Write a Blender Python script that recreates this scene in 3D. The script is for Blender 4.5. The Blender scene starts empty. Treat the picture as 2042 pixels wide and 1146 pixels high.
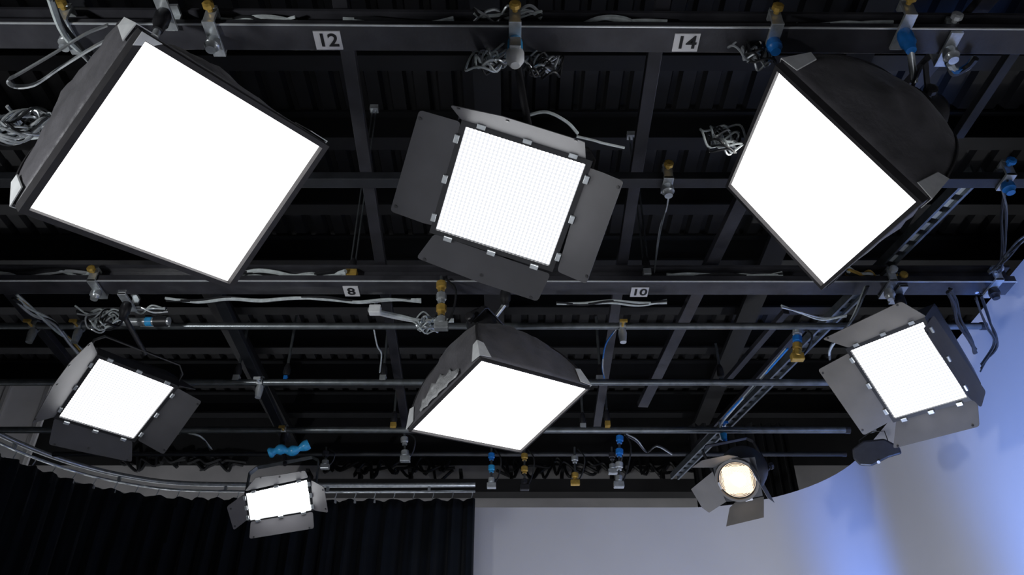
import bpy, math, random
from mathutils import Vector as V, Matrix, noise
random.seed(7)
R_ = math.radians
sc = bpy.context.scene
COL = sc.collection

# ------------------------------------------------------------------ camera, world, exposure
F_PX, PITCH, CAM_Z = 1650.0, R_(35.0), 1.5
cam_d = bpy.data.cameras.new('camera')
cam_d.sensor_width = 36.0
cam_d.lens = F_PX / 2042.0 * 36.0
cam_d.clip_start = 0.05
cam = bpy.data.objects.new('camera', cam_d)
cam.location = (0, 0, CAM_Z)
cam.rotation_euler = (math.pi / 2 + PITCH, 0, 0)
COL.objects.link(cam)
sc.camera = cam
world = bpy.data.worlds.new('studio_dark')
sc.world = world
world.use_nodes = True
world.node_tree.nodes['Background'].inputs[0].default_value = (0.02, 0.022, 0.026, 1)
world.node_tree.nodes['Background'].inputs[1].default_value = 1.0
sc.view_settings.view_transform = 'Standard'
sc.view_settings.look = 'None'
sc.view_settings.gamma = 1.0
sc.view_settings.use_curve_mapping = False
sc.view_settings.exposure = 0.0
sc.cycles.use_denoising = True
sc.cycles.sample_clamp_indirect = 4.0
sc.cycles.max_bounces = 6

SOFT_E, LED_E, BEAD_E, SMALL_E, WARM_E = 3.4, 0.80, 5.5, 10.0, 6.0

def spot(name, loc, target, color, watts, angle, blend, radius=0.12):
    d = bpy.data.lights.new(name, 'SPOT')
    d.energy = watts; d.color = color; d.spot_size = R_(angle); d.spot_blend = blend
    d.shadow_soft_size = radius
    o = bpy.data.objects.new(name, d); COL.objects.link(o)
    o.location = loc
    o.rotation_euler = (V(target) - V(loc)).to_track_quat('-Z', 'Y').to_euler()
    return o
# unseen floor floods: white added to brighten the backdrop, blue for its blue wash
for x in (-0.6, 0.9, 2.0):
    spot('white_cyc_fill', (x, 6.6, 0.3), (x, 9.0, 3.4), (0.82, 0.86, 1.0), 118, 88, 1.0, .4)
spot('white_cyc_fill', (0.8, 4.6, 0.3), (3.4, 6.1, 3.4), (0.74, 0.81, 1.0), 330, 95, 1.0, .6)
spot('blue_cyc_flood', (2.6, 7.35, 0.3), (3.29, 7.95, 3.8), (0.06, 0.24, 1.0), 1700, 21, 1.0, .3)
spot('blue_cyc_flood', (2.2, 4.7, 0.3), (3.39, 4.9, 3.4), (0.08, 0.27, 1.0), 1150, 44, 1.0, .4)
# unseen lamp added at left to brighten the softbox sides and the rig
spot('added_side_fill', (-3.9, 0.6, 2.0), (-1.0, 3.5, 3.9), (0.96, 0.98, 1.0), 330, 62, 0.8, 0.2)
# unseen point lamps added to brighten the back wall and the grey flat
def point_fill(name, loc, w):
    d = bpy.data.lights.new(name, 'POINT'); d.energy = w; d.color = (0.95, 0.97, 1.0); d.shadow_soft_size = .1
    o = bpy.data.objects.new(name, d); COL.objects.link(o); o.location = loc
for loc, w in (((-5.4, 8.7, 1.2), 230), ((-2.5, 10.3, 1.0), 45), ((0.8, 10.4, 1.0), 26), ((4.3, 10.0, 1.0), 200)):
    point_fill('back_wall_fill', loc, w)
# unseen spots added behind the camera to raise the bounce off the floor
spot('floor_bounce_fill', (2.4, -1.8, 4.4), (1.9, 2.6, 0.0), (0.97, 0.98, 1.0), 1500, 50, 0.6, 0.2)
spot('floor_bounce_fill', (-2.4, -1.5, 4.4), (-1.4, 2.6, 0.0), (0.93, 0.98, 1.0), 700, 50, 0.6, 0.2)

# ------------------------------------------------------------------ pixel -> world helpers
FWD = V((0, math.cos(PITCH), math.sin(PITCH)))
UP = V((0, -math.sin(PITCH), math.cos(PITCH)))
CAM = V((0, 0, CAM_Z))
def ray(x, y):
    return FWD + V((1, 0, 0)) * ((x - 1021) / F_PX) + UP * ((573 - y) / F_PX)
def at_h(x, y, h):                      # point on the level h metres above the lens
    d = ray(x, y); return CAM + d * (h / d.z)
def at_y(x, y, Y):
    d = ray(x, y); return CAM + d * (Y / d.y)
def at_d(x, y, dist):
    d = ray(x, y); return CAM + d.normalized() * dist
def on_plane(x, y, p, n):
    d = ray(x, y); t = (p - CAM).dot(n) / d.dot(n)
    return CAM + d * t

# ------------------------------------------------------------------ materials
MATS = {}
def mat(name, col, rough=0.5, metal=0.0, var=0.15, scale=12.0, bump=0.0, bscale=60.0, emit=None, estr=0.0, sheen=0.0, stretch=None, spec=0.5):
    m = bpy.data.materials.new(name); m.use_nodes = True
    nt = m.node_tree; b = nt.nodes['Principled BSDF']
    tc = nt.nodes.new('ShaderNodeTexCoord'); mp = nt.nodes.new('ShaderNodeMapping')
    nt.links.new(tc.outputs['Object'], mp.inputs[0])
    if stretch: mp.inputs['Scale'].default_value = stretch
    nz = nt.nodes.new('ShaderNodeTexNoise'); nz.inputs['Scale'].default_value = scale; nz.inputs['Detail'].default_value = 5
    nt.links.new(mp.outputs[0], nz.inputs['Vector'])
    rp = nt.nodes.new('ShaderNodeValToRGB')
    rp.color_ramp.elements[0].position = 0.3; rp.color_ramp.elements[1].position = 0.7
    rp.color_ramp.elements[0].color = tuple(c * (1 - var) for c in col) + (1,)
    rp.color_ramp.elements[1].color = tuple(min(1, c * (1 + var)) for c in col) + (1,)
    nt.links.new(nz.outputs['Fac'], rp.inputs[0])
    nt.links.new(rp.outputs[0], b.inputs['Base Color'])
    b.inputs['Roughness'].default_value = rough; b.inputs['Metallic'].default_value = metal
    b.inputs['Specular IOR Level'].default_value = spec
    if sheen: b.inputs['Sheen Weight'].default_value = sheen
    if bump:
        n2 = nt.nodes.new('ShaderNodeTexNoise'); n2.inputs['Scale'].default_value = bscale; n2.inputs['Detail'].default_value = 6
        nt.links.new(mp.outputs[0], n2.inputs['Vector'])
        bp = nt.nodes.new('ShaderNodeBump'); bp.inputs['Strength'].default_value = bump; bp.inputs['Distance'].default_value = 0.02
        nt.links.new(n2.outputs['Fac'], bp.inputs['Height']); nt.links.new(bp.outputs[0], b.inputs['Normal'])
    if emit:
        b.inputs['Emission Color'].default_value = tuple(emit) + (1,); b.inputs['Emission Strength'].default_value = estr
    MATS[name] = m
    return m
mat('rail_black', (0.020, 0.022, 0.026), 0.42, 0.0, 0.3, 9, 0.05)
mat('rail_main', (0.050, 0.050, 0.058), 0.25, 0.0, 0.3, 6, 0.05)
mat('rail_grey', (0.034, 0.034, 0.040), 0.34, 0.0, 0.3, 6, 0.05)
mat('pipe_steel', (0.20, 0.22, 0.23), 0.28, 0.7, 0.25, 15)
mat('deck', (0.015, 0.015, 0.016), 0.5, 0.0, 0.35, 3)
mat('joist', (0.005, 0.0055, 0.007), 0.6, 0.0, 0.3, 5)
mat('steel', (0.66, 0.70, 0.72), 0.25, 0.6, 0.2, 25)
mat('bright_steel', (0.80, 0.84, 0.86), 0.25, 0.5, 0.1, 25)
mat('black_metal', (0.022, 0.022, 0.025), 0.38, 0.0, 0.2, 20)
mat('door_grey', (0.13, 0.125, 0.135), 0.45, 0.0, 0.1, 6)
mat('door_black', (0.055, 0.055, 0.062), 0.50, 0.0, 0.12, 6, 0.03, 200)
mat('door_brown', (0.160, 0.150, 0.136), 0.50, 0.0, 0.12, 6, 0.03, 200)
mat('fabric', (0.13, 0.126, 0.138), 0.50, 0.0, 0.3, 7, 0.6, 11, sheen=0.2)
mat('fabric_trim', (0.032, 0.030, 0.033), 0.7, 0.0, 0.2, 30)
mat('tab_white', (0.90, 0.92, 0.92), 0.55, 0.0, 0.08, 20)
mat('lining', (0.62, 0.63, 0.64), 0.35, 0.2, 0.2, 20, 0.6, 40)
mat('chrome', (0.78, 0.78, 0.80), 0.22, 0.7, 0.1, 30)
mat('brass', (0.62, 0.40, 0.09), 0.35, 0.4, 0.25, 30)
mat('blue', (0.02, 0.22, 0.70), 0.35, 0.0, 0.2, 30)
mat('cyan', (0.05, 0.42, 0.85), 0.30, 0.0, 0.2, 30)
mat('cable_grey', (0.66, 0.72, 0.72), 0.32, 0.1, 0.2, 30)
mat('cable_black', (0.018, 0.019, 0.021), 0.35, 0.0, 0.2, 30)
mat('plate', (0.80, 0.80, 0.82), 0.5, 0.0, 0.03, 20)
mat('ink', (0.012, 0.012, 0.014), 0.6, 0.0, 0.1, 20)
mat('cyc', (0.66, 0.66, 0.70), 0.85, 0.0, 0.02, 2)
mat('wall_grey', (0.45, 0.44, 0.44), 0.8, 0.0, 0.18, 1.5)
mat('wall_black', (0.012, 0.012, 0.013), 0.85, 0.0, 0.25, 2)
mat('flat_grey', (0.68, 0.67, 0.68), 0.7, 0.0, 0.1, 2)
mat('floor', (0.58, 0.58, 0.60), 0.6, 0.0, 0.1, 3)
mat('curtain', (0.006, 0.0085, 0.013), 0.85, 0.0, 0.25, 4, 0.1, 40, sheen=0.06, spec=0.15)
mat('curtain_tape', (0.30, 0.30, 0.31), 0.8, 0.0, 0.2, 10)
mat('diffuser', (0.85, 0.85, 0.86), 0.7, 0.0, 0.02, 10, emit=(1.0, 0.99, 0.98), estr=SOFT_E)
mat('led_board', (0.06, 0.06, 0.065), 0.6, 0.0, 0.02, 30, emit=(0.93, 0.95, 1.0), estr=LED_E)
mat('led_bead', (0.8, 0.8, 0.82), 0.3, 0.0, 0.02, 30, emit=(0.97, 0.98, 1.0), estr=BEAD_E)
mat('small_led', (0.8, 0.8, 0.82), 0.5, 0.0, 0.02, 30, emit=(0.95, 0.98, 1.0), estr=SMALL_E)
mat('lens_glass', (0.9, 0.85, 0.75), 0.15, 0.0, 0.02, 30, emit=(1.0, 0.70, 0.40), estr=0.85)
mat('hot_core', (0.9, 0.85, 0.75), 0.15, 0.0, 0.02, 30, emit=(1.0, 0.80, 0.55), estr=WARM_E)

# ------------------------------------------------------------------ mesh builder (world coordinates)
class MB:
    def __init__(s): s.v = []; s.f = []
    def add(s, vs, fs):
        k = len(s.v); s.v += [V(a) for a in vs]; s.f += [tuple(i + k for i in f) for f in fs]; return s
    def box(s, c, ax, ay, az):                          # centre and three half-axis vectors
        c = V(c)
        vs = [c + ax * i + ay * j + az * k for i in (-1, 1) for j in (-1, 1) for k in (-1, 1)]
        return s.add(vs, [(0, 1, 3, 2), (4, 6, 7, 5), (0, 4, 5, 1), (2, 3, 7, 6), (0, 2, 6, 4), (1, 5, 7, 3)])
    def abox(s, c, sx, sy, sz): return s.box(c, V((sx / 2, 0, 0)), V((0, sy / 2, 0)), V((0, 0, sz / 2)))
    def prism(s, poly, off):                            # polygon pushed along off
        n = len(poly); off = V(off)
        vs = [V(p) for p in poly] + [V(p) + off for p in poly]
        return s.add(vs, [tuple(range(n - 1, -1, -1)), tuple(range(n, 2 * n))] + [(i, (i + 1) % n, n + (i + 1) % n, n + i) for i in range(n)])
    def tube(s, pts, r, seg=8, cap=True, rs=None):
        pts = [V(p) for p in pts]; n = len(pts); k = len(s.v)
        t0 = (pts[1] - pts[0]).normalized()
        a = t0.orthogonal().normalized()
        for i, p in enumerate(pts):
            t = (pts[min(i + 1, n - 1)] - pts[max(i - 1, 0)])
            t = t.normalized() if t.length > 1e-9 else t0
            a = a - t * a.dot(t)
            a = a.normalized() if a.length > 1e-6 else t.orthogonal().normalized()
            b = t.cross(a); rr = rs[i] if rs else r
            for j in range(seg):
                q = 2 * math.pi * j / seg
                s.v.append(p + a * (math.cos(q) * rr) + b * (math.sin(q) * rr))
        for i in range(n - 1):
            for j in range(seg):
                j2 = (j + 1) % seg
                s.f.append((k + i * seg + j, k + i * seg + j2, k + (i + 1) * seg + j2, k + (i + 1) * seg + j))
        if cap:
            s.f.append(tuple(k + j for j in range(seg - 1, -1, -1)))
            s.f.append(tuple(k + (n - 1) * seg + j for j in range(seg)))
        return s
    def bar(s, pts, w, t, nrm):                          # flat bar bent along pts; nrm = thickness direction
        pts = [V(p) for p in pts]; n = len(pts); k = len(s.v)
        for i, p in enumerate(pts):
            d = (pts[min(i + 1, n - 1)] - pts[max(i - 1, 0)]).normalized()
            side = nrm.normalized()
            th = d.cross(side).normalized()
            for (a, b) in ((-1, -1), (1, -1), (1, 1), (-1, 1)):
                s.v.append(p + side * (a * w / 2) + th * (b * t / 2))
        for i in range(n - 1):
            for j in range(4):
                j2 = (j + 1) % 4
                s.f.append((k + i * 4 + j, k + i * 4 + j2, k + (i + 1) * 4 + j2, k + (i + 1) * 4 + j))
        s.f.append((k + 3, k + 2, k + 1, k)); s.f.append(tuple(k + (n - 1) * 4 + j for j in range(4)))
        return s
    def lathe(s, c, ax, prof, seg=24):                  # prof: (distance along ax, radius)
        c = V(c); ax = V(ax).normalized(); a = ax.orthogonal().normalized(); b = ax.cross(a); k = len(s.v)
        for (z, r) in prof:
            for j in range(seg):
                q = 2 * math.pi * j / seg
                s.v.append(c + ax * z + a * (math.cos(q) * r) + b * (math.sin(q) * r))
        for i in range(len(prof) - 1):
            for j in range(seg):
                j2 = (j + 1) % seg
                s.f.append((k + i * seg + j, k + i * seg + j2, k + (i + 1) * seg + j2, k + (i + 1) * seg + j))
        s.f.append(tuple(k + j for j in range(seg - 1, -1, -1)))
        s.f.append(tuple(k + (len(prof) - 1) * seg + j for j in range(seg)))
        return s
    def build(s, name, m, parent=None, smooth=False, loc=None, bevel=0.0):
        me = bpy.data.meshes.new(name)
        o = bpy.data.objects.new(name, me)
        base = V((0, 0, 0))
        if parent is not None:
            o.parent = parent; p = parent
            while p is not None: base += p.location; p = p.parent
        elif loc is not None:
            o.location = V(loc); base = V(loc)
        me.from_pydata([tuple(v - base) for v in s.v], [], s.f)
        me.materials.append(MATS[m])
        if smooth:
            me.polygons.foreach_set('use_smooth', [True] * len(me.polygons))
            try: me.set_sharp_from_angle(angle=R_(45))
            except Exception: pass
        me.update()
        COL.objects.link(o)
        if bevel:
            bv = o.modifiers.new('bevel', 'BEVEL'); bv.width = bevel; bv.segments = 2; bv.limit_method = 'ANGLE'
        return o
def thing(name, loc, label, cat, group=None):
    o = bpy.data.objects.new(name, None); o.empty_display_size = 0.1
    o.location = V(loc); COL.objects.link(o)
    return tag(o, label, cat, group)
def tag(o, label, cat, group=None):
    o['label'] = label; o['category'] = cat
    if group: o['group'] = group
    return o
def struct(o): o['kind'] = 'structure'; return o
def smooth_path(pts, n=6):
    pts = [V(p) for p in pts]; out = []
    P = [pts[0] * 2 - pts[1]] + pts + [pts[-1] * 2 - pts[-2]]
    for i in range(1, len(P) - 2):
        for k in range(n):
            t = k / n; a, b, c, d = P[i - 1], P[i], P[i + 1], P[i + 2]
            out.append(0.5 * ((2 * b) + (c - a) * t + (2 * a - 5 * b + 4 * c - d) * t * t + (3 * b - a - 3 * c + d) * t ** 3))
    return out + [pts[-1]]
Z = V((0, 0, 1)); X = V((1, 0, 0)); Y = V((0, 1, 0))

# ------------------------------------------------------------------ the studio shell
CEIL_H = 5.8
CZ = CAM_Z + CEIL_H
X0, X1, Y0, Y1 = -8.0, 6.5, -5.0, 11.5
struct(MB().abox(((X0 + X1) / 2, (Y0 + Y1) / 2, -0.05), X1 - X0 + .4, Y1 - Y0 + .4, 0.1).build('floor', 'floor'))
wb = struct(MB().abox(((X0 + X1) / 2, Y1 + .1, (CAM_Z + 4.85) / 2), X1 - X0, 0.2, CAM_Z + 4.85).build('wall_back', 'wall_grey'))
struct(MB().abox(((X0 + X1) / 2, Y1 + .1, (CAM_Z + 4.85 + CZ) / 2), X1 - X0, 0.2, CZ - CAM_Z - 4.85).build('highlight_1', 'wall_black'))
struct(MB().abox((X0 - .1, (Y0 + Y1) / 2, CZ / 2), 0.2, Y1 - Y0 + .4, CZ).build('wall_left', 'wall_black'))
struct(MB().abox((X1 + .1, (Y0 + Y1) / 2, CZ / 2), 0.2, Y1 - Y0 + .4, CZ).build('wall_right', 'wall_black'))
struct(MB().abox(((X0 + X1) / 2, Y0 - .1, CZ / 2), X1 - X0, 0.2, CZ).build('wall_front', 'wall_grey'))
ceil = struct(MB().abox(((X0 + X1) / 2, (Y0 + Y1) / 2, CZ + .16), X1 - X0 + .4, Y1 - Y0 + .4, 0.1).build('ceiling', 'joist'))
# ribbed roof deck sheets, one mesh shared by all of them
PW, PER = 0.66, 0.22
m = MB(); prof = []
for k in range(3):
    x = k * PER
    prof += [(x, .07), (x + .05, .07), (x + .075, 0), (x + .195, 0), (x + .22, .07)]
for (x, z) in prof: m.v += [V((x, 0, z)), V((x, 1, z))]
m.f = [(2 * i, 2 * i + 2, 2 * i + 3, 2 * i + 1) for i in range(len(prof) - 1)]
n_sheet = int((X1 - X0) / PW) + 1
deck_me = None
for row in range(3):
    for k in range(n_sheet):
        if deck_me is None:
            o = m.build('deck_sheet', 'deck'); deck_me = o.data
        else:
            o = bpy.data.objects.new('deck_sheet', deck_me); COL.objects.link(o)
        o.parent = ceil
        o.location = (X0 + k * PW, 0.82 + row * 3.72, CZ + 0.02); o.scale = (1, 3.72, 1)
# roof joists under the deck: I-section, running across the picture
def isec(y, zb, hgt, wid, x0=X0, x1=X1):
    b = MB(); cx = (x0 + x1) / 2; L = x1 - x0
    b.abox((cx, y, zb + .012), L, wid, .024); b.abox((cx, y, zb + hgt - .012), L, wid, .024)
    b.abox((cx, y, zb + hgt / 2), L, .02, hgt - .048)
    return b
for k in range(11):
    y = 1.75 + k * 0.93
    isec(y, CZ - 0.36, 0.36, 0.16).build('roof_joist', 'joist', ceil)
# a wide air duct and two girders higher up among the joists
for (x, w) in ((-3.3, .22), (-0.2, .22), (2.7, .22)):
    MB().abox((x, (Y0 + Y1) / 2, CZ - .62), w, Y1 - Y0, .05).abox((x, (Y0 + Y1) / 2, CZ - .5), .03, Y1 - Y0, .22).build('roof_girder', 'joist', ceil)

# cyclorama backdrop: back wall, rounded corner, right-hand wall
ch, cyY, cyX, rad, th = 3.29, 8.98, 3.40, 1.45, 0.06
cz = CAM_Z + ch
path = [V((-0.9 + 0.0, cyY, 0))]
for k in range(0, 8): path.append(V((-0.9 + (cyX - rad + 0.9) * (k + 1) / 8, cyY, 0)))
for k in range(1, 19):
    a = math.pi / 2 * k / 18
    path.append(V((cyX - rad + rad * math.sin(a), cyY - rad + rad * math.cos(a), 0)))
for k in range(1, 9): path.append(V((cyX - 0.006 * k, cyY - rad - (cyY - rad + 1.5) * k / 8, 0)))
m = MB(); nrm = []
for i, p in enumerate(path):
    d = (path[min(i + 1, len(path) - 1)] - path[max(i - 1, 0)]).normalized(); nn = V((-d.y, d.x, 0))
    for (o_, z_) in ((0, 0.0), (0, cz), (th, cz), (th, 0.0)): m.v.append(p + nn * o_ + Z * z_)
for i in range(len(path) - 1):
    for j in range(4):
        j2 = (j + 1) % 4
        m.f.append((4 * i + j, 4 * i + j2, 4 * (i + 1) + j2, 4 * (i + 1) + j))
m.f += [(0, 1, 2, 3), tuple(4 * (len(path) - 1) + j for j in (3, 2, 1, 0))]
cyc = m.build('cyclorama', 'cyc', smooth=True)
tag(cyc, 'smooth white curved cyclorama backdrop washed with blue light at right', 'backdrop')
# grey scenery flat behind the curtain at the left
fl = thing('scenery_flat', at_y(40, 900, 9.6), 'tall pale grey scenery flat above the curved curtain track at far left', 'scenery flat')
a, b = at_y(-150, 770, 9.6), at_y(110, 770, 9.6)
top = b.z
MB().box(V(((a.x + b.x) / 2, 9.6, top / 2)), X * ((b.x - a.x) / 2), Y * .02, Z * (top / 2)).build('panel', 'flat_grey', fl)
for px in (-90, 20, 100):
    q = at_y(px, 775, 9.6)
    MB().box(V((q.x, 9.56, top / 2)), X * .025, Y * .02, Z * (top / 2)).build('batten', 'wall_grey', fl)
# black masking drape at right behind the cyclorama's top edge
m = MB(); a, b = at_y(1375, 880, 9.9), at_y(1572, 880, 9.9); n = 60
for i in range(n + 1):
    x = a.x + (b.x - a.x) * i / n; y = 9.9 + .05 * math.sin(i * 1.1) + .02 * math.sin(i * 2.7)
    m.v += [V((x, y, .1)), V((x, y, CAM_Z + 4.75)), V((x, y + .012, CAM_Z + 4.75)), V((x, y + .012, .1))]
for i in range(n):
    for j in range(4): m.f.append((4 * i + j, 4 * i + (j + 1) % 4, 4 * i + 4 + (j + 1) % 4, 4 * i + 4 + j))
tag(m.build('masking_drape', 'wall_black', smooth=True), 'plain black masking drape hung behind the spotlight, above the backdrop edge', 'drape')

# ------------------------------------------------------------------ curtain and its curved track
TH = 3.40
tpix = [(948, 966), (820, 967), (700, 967), (580, 967), (480, 966), (380, 964), (300, 957), (200, 938), (100, 908), (0, 866), (-90, 815), (-170, 755)]
tp = smooth_path([at_h(x, y, TH) for x, y in tpix], 10)
trk = thing('curtain_track', tp[60], 'curved steel curtain track above the black curtain', 'curtain track')
MB().tube(tp, 0.026, 10).build('upper_pipe', 'steel', trk, True)
MB().tube([p - Z * 0.075 for p in tp], 0.014, 8).build('lower_rail', 'steel', trk, True)
L = [0.0]
for i in range(1, len(tp)): L.append(L[-1] + (tp[i] - tp[i - 1]).length)
def along(s):
    for i in range(1, len(tp)):
        if L[i] >= s:
            t = (s - L[i - 1]) / (L[i] - L[i - 1]); return tp[i - 1].lerp(tp[i], t), (tp[i] - tp[i - 1]).normalized()
    return tp[-1], (tp[-1] - tp[-2]).normalized()
s = 0.5
while s < L[-1]:
    p, d = along(s)
    MB().abox(p - Z * .04, .03, .03, .09).build('track_bracket', 'steel', trk); s += 1.1
cur = thing('stage_curtain', V((tp[60].x, tp[60].y, 0)), 'long black pleated curtain hanging in folds at lower left', 'curtain')
m = MB(); ns = int(L[-1] / 0.018); top_z = CAM_Z + TH - 0.17
rowz = [top_z, top_z - .12, top_z - .5, top_z - 1.2, top_z - 2.2, top_z - 3.4, 0.03]
for i in range(ns + 1):
    s_ = L[-1] * i / ns; p, d = along(s_); nn = V((-d.y, d.x, 0))
    for r_, z_ in enumerate(rowz):
        amp = (0.028, 0.035, .05, .06, .065, .07, .07)[r_]
        ph = s_ * 2 * math.pi / 0.21 + 1.4 * noise.noise(V((s_ * 1.1, r_ * .12, 0))) * 2
        off = amp * math.sin(ph) + .4 * amp * math.sin(ph * 2.3 + 1) + .04 * noise.noise(V((s_ * 2, z_ * .3, 5)))
        zz = z_ + (0.007 * math.sin(ph + 1.0) if r_ == 0 else 0)
        m.v.append(V((p.x, p.y, zz)) + nn * off)
nr = len(rowz)
for i in range(ns):
    for r_ in range(nr - 1):
        m.f.append((i * nr + r_, i * nr + r_ + 1, (i + 1) * nr + r_ + 1, (i + 1) * nr + r_))
co = m.build('cloth', 'curtain', cur, True)
sd = co.modifiers.new('thickness', 'SOLIDIFY'); sd.thickness = 0.006
s = 0.03; hook_me = None
while s < L[-1] - .05:
    p, d = along(s)
    hk = MB().tube([p - Z * .07, p - Z * .11, p - Z * .15 + d * .012, p - Z * .18], .006, 5)
    hk.abox(p - Z * .185, .022, .022, .03)
    hk.build('curtain_hook', 'bright_steel', cur); s += 0.21
# pale scalloped heading tape at the curved left part
for k in range(14):
    p, d = along(L[60] + 0.21 * k + .3); nn = V((-d.y, d.x, 0))
    q = p - Z * .16 - nn * .05
    MB().prism([q - d * .09, q + d * .09, q + d * .02 - Z * .05], nn * .006).build('heading_tape', 'curtain_tape', cur)

# ------------------------------------------------------------------ lighting rails and pipes
GH = 3.0
def num_plate(root, txt, px, w_px, rail_z):
    (x0, y0), (x1, y1) = px
    c = at_h((x0 + x1) / 2, (y0 + y1) / 2, rail_z - CAM_Z)
    a_, b_ = at_h(x0, y0, rail_z - CAM_Z), at_h(x1, y1, rail_z - CAM_Z)
    wid = w_px; hei = abs(b_.y - a_.y)
    pl = MB().abox(c - Z * .004, wid, hei, .006).build('number_plate', 'plate', root)
    cu = bpy.data.curves.new('digits', 'FONT'); cu.body = txt; cu.size = hei * 0.98; cu.extrude = 0.0008; cu.offset = hei * .022
    cu.align_x = 'CENTER'; cu.align_y = 'CENTER'
    to = bpy.data.objects.new('tmp', cu); COL.objects.link(to)
    dg = bpy.context.evaluated_depsgraph_get()
    me = bpy.data.meshes.new_from_object(to.evaluated_get(dg)); bpy.data.objects.remove(to)
    o = bpy.data.objects.new('digits', me); me.materials.clear(); me.materials.append(MATS['ink']); COL.objects.link(o)
    o.parent = pl; o.rotation_euler = (math.pi, 0, 0)
    o.location = c - Z * .0085 - V(root.location); return pl

def rail(name, p0, p1, w, t, m, label, cat='beam', lip=True, highlight=False):
    r = thing(name, (p0 + p1) / 2, label, cat)
    d = (p1 - p0).normalized(); s_ = Z.cross(d).normalized()
    c = (p0 + p1) / 2; hl = (p1 - p0).length / 2
    MB().box(c + Z * (t / 2), d * hl, s_ * (w / 2), Z * (t / 2)).build('flange', m, r, bevel=0.003)
    near = c - s_ * (w / 2 if s_.y > 0 else -w / 2)
    if highlight: MB().tube([near - d * hl, near + d * hl], .0055, 6).build('edge_highlight', 'bright_steel', r, True)  # bright tube added in place of the light caught along the near edge
    if lip:
        MB().box(c + Z * (t + .035), d * hl, s_ * .012, Z * .035).build('web', m, r)
        MB().box(c + Z * (t + .07 + .008), d * hl, s_ * (w * .45), Z * .008).build('top_flange', m, r)
    return r
xl = -6.3
def rail_row(pxa, pxb, h, xa, xb):
    a, b = at_h(*pxa, h), at_h(*pxb, h); k = (b - a) / (b.x - a.x)
    return a + k * (xa - a.x), a + k * (xb - a.x)
pA = rail_row((0, 72), (2042, 84), GH, xl, 3.25)
A = rail('lighting_rail', *pA, .138, .035, 'rail_main', 'wide dark lighting rail along the top carrying number plates 12 and 14', highlight=True)
num_plate(A, '12', ((629, 61), (680, 97)), .118, CAM_Z + GH)
num_plate(A, '14', ((1345, 66), (1391, 101)), .112, CAM_Z + GH)
pC = rail_row((0, 573), (2042, 575), GH, xl, 3.16)
Cc = rail('lighting_rail', *pC, .150, .045, 'rail_main', 'wide dark lighting rail across the middle carrying number plates 8 and 10', highlight=True)
num_plate(Cc, '8', ((686, 570), (716, 589)), .095, CAM_Z + GH)
num_plate(Cc, '10', ((1258, 572), (1292, 590)), .110, CAM_Z + GH)
for px in (1948, 1990):
    q = at_h(px, 583, GH); MB().lathe(q - Z * .003, Z, [(0, .012), (.004, .012)], 10).build('bolt_hole', 'plate', Cc)
pB = rail_row((0, 366), (2042, 366), GH, xl, 3.22)
rail('lighting_rail', *pB, .075, .05, 'rail_black', 'slim dark rail between the two numbered rails', lip=False)
def pipe_thing(name, a, b, r, m, label, cat='pipe'):
    t = thing(name, (a + b) / 2, label, cat)
    MB().tube([a, b], r, 12).build('tube', m, t, True)
    for e, d in ((a, (b - a).normalized()), (b, (a - b).normalized())):
        MB().lathe(e, d, [(-.01, r * .8), (-.01, r * 1.15), (.03, r * 1.15)], 12).build('end_cap', 'black_metal', t)
    return t
pD = rail_row((0, 650), (2042, 650), GH, xl, 3.2); pipe_thing('lighting_pipe', *pD, .024, 'pipe_steel', 'thin grey pipe just below the rail with plate 8')
pE = rail_row((0, 762), (2042, 762), GH, xl, 3.1); pipe_thing('lighting_pipe', *pE, .026, 'pipe_steel', 'thin grey pipe level with the top of the lower softbox')
pF = rail_row((0, 857), (2042, 857), GH, -4.6, 2.82); pipe_thing('lighting_pipe', *pF, .028, 'pipe_steel', 'lowest grey pipe, carrying the small panel with the blue part')
pG = rail_row((0, 905), (2042, 905), GH + .25, -4.4, 3.2); pipe_thing('lighting_pipe', *pG, .022, 'rail_black', 'faint black pipe in shadow just above the curtain track')

# cross beams that run away from the camera, above the rails
def cross(px0, px1, h, w, t, m, label, ext0=0.0, ext1=0.0, cat='beam'):
    a, b = at_h(*px0, h), at_h(*px1, h); d = (b - a).normalized()
    return rail('cross_beam', a - d * ext0, b + d * ext1, w, t, m, label, cat, lip=False)
HX = 3.16
cross((692, 100), (768, 590), HX, .068, .05, 'rail_grey', 'cross beam running away beside plate 12', 1.5, 2.2)
cross((1308, 100), (1204, 765), HX, .068, .05, 'rail_grey', 'cross beam running away behind plate 14', 1.5, .8)
cross((432, 590), (566, 872), HX, .075, .05, 'rail_black', 'slanting black beam leading down to the small panel with the blue part', 2.5, .1)
cross((1475, 415), (1385, 600), HX, .085, .05, 'rail_grey', 'slanting dark beam half hidden by the left tip of the right softbox', 1.0, 1.6)
cross((1985, -10), (1868, 122), HX + .05, .075, .05, 'rail_grey', 'slanting grey beam in the top right corner', 1.0, .3)
cross((1572, 690), (1392, 892), HX + .14, .060, .04, 'rail_grey', 'slanting bar running down toward the warm spotlight', .3, .1)
cross((1556, 640), (1452, 760), HX + .14, .05, .04, 'rail_grey', 'short slanting bar left of the brass connector cluster', .1, .1)
cross((1990, 160), (1930, 250), HX + .1, .05, .05, 'rail_black', 'dark slanting bar right of the right softbox', .4, .1)
cross((-60, 495), (150, 745), HX, .07, .05, 'rail_grey', 'slanting strut at far left above the left panel', .8, .3)
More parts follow.
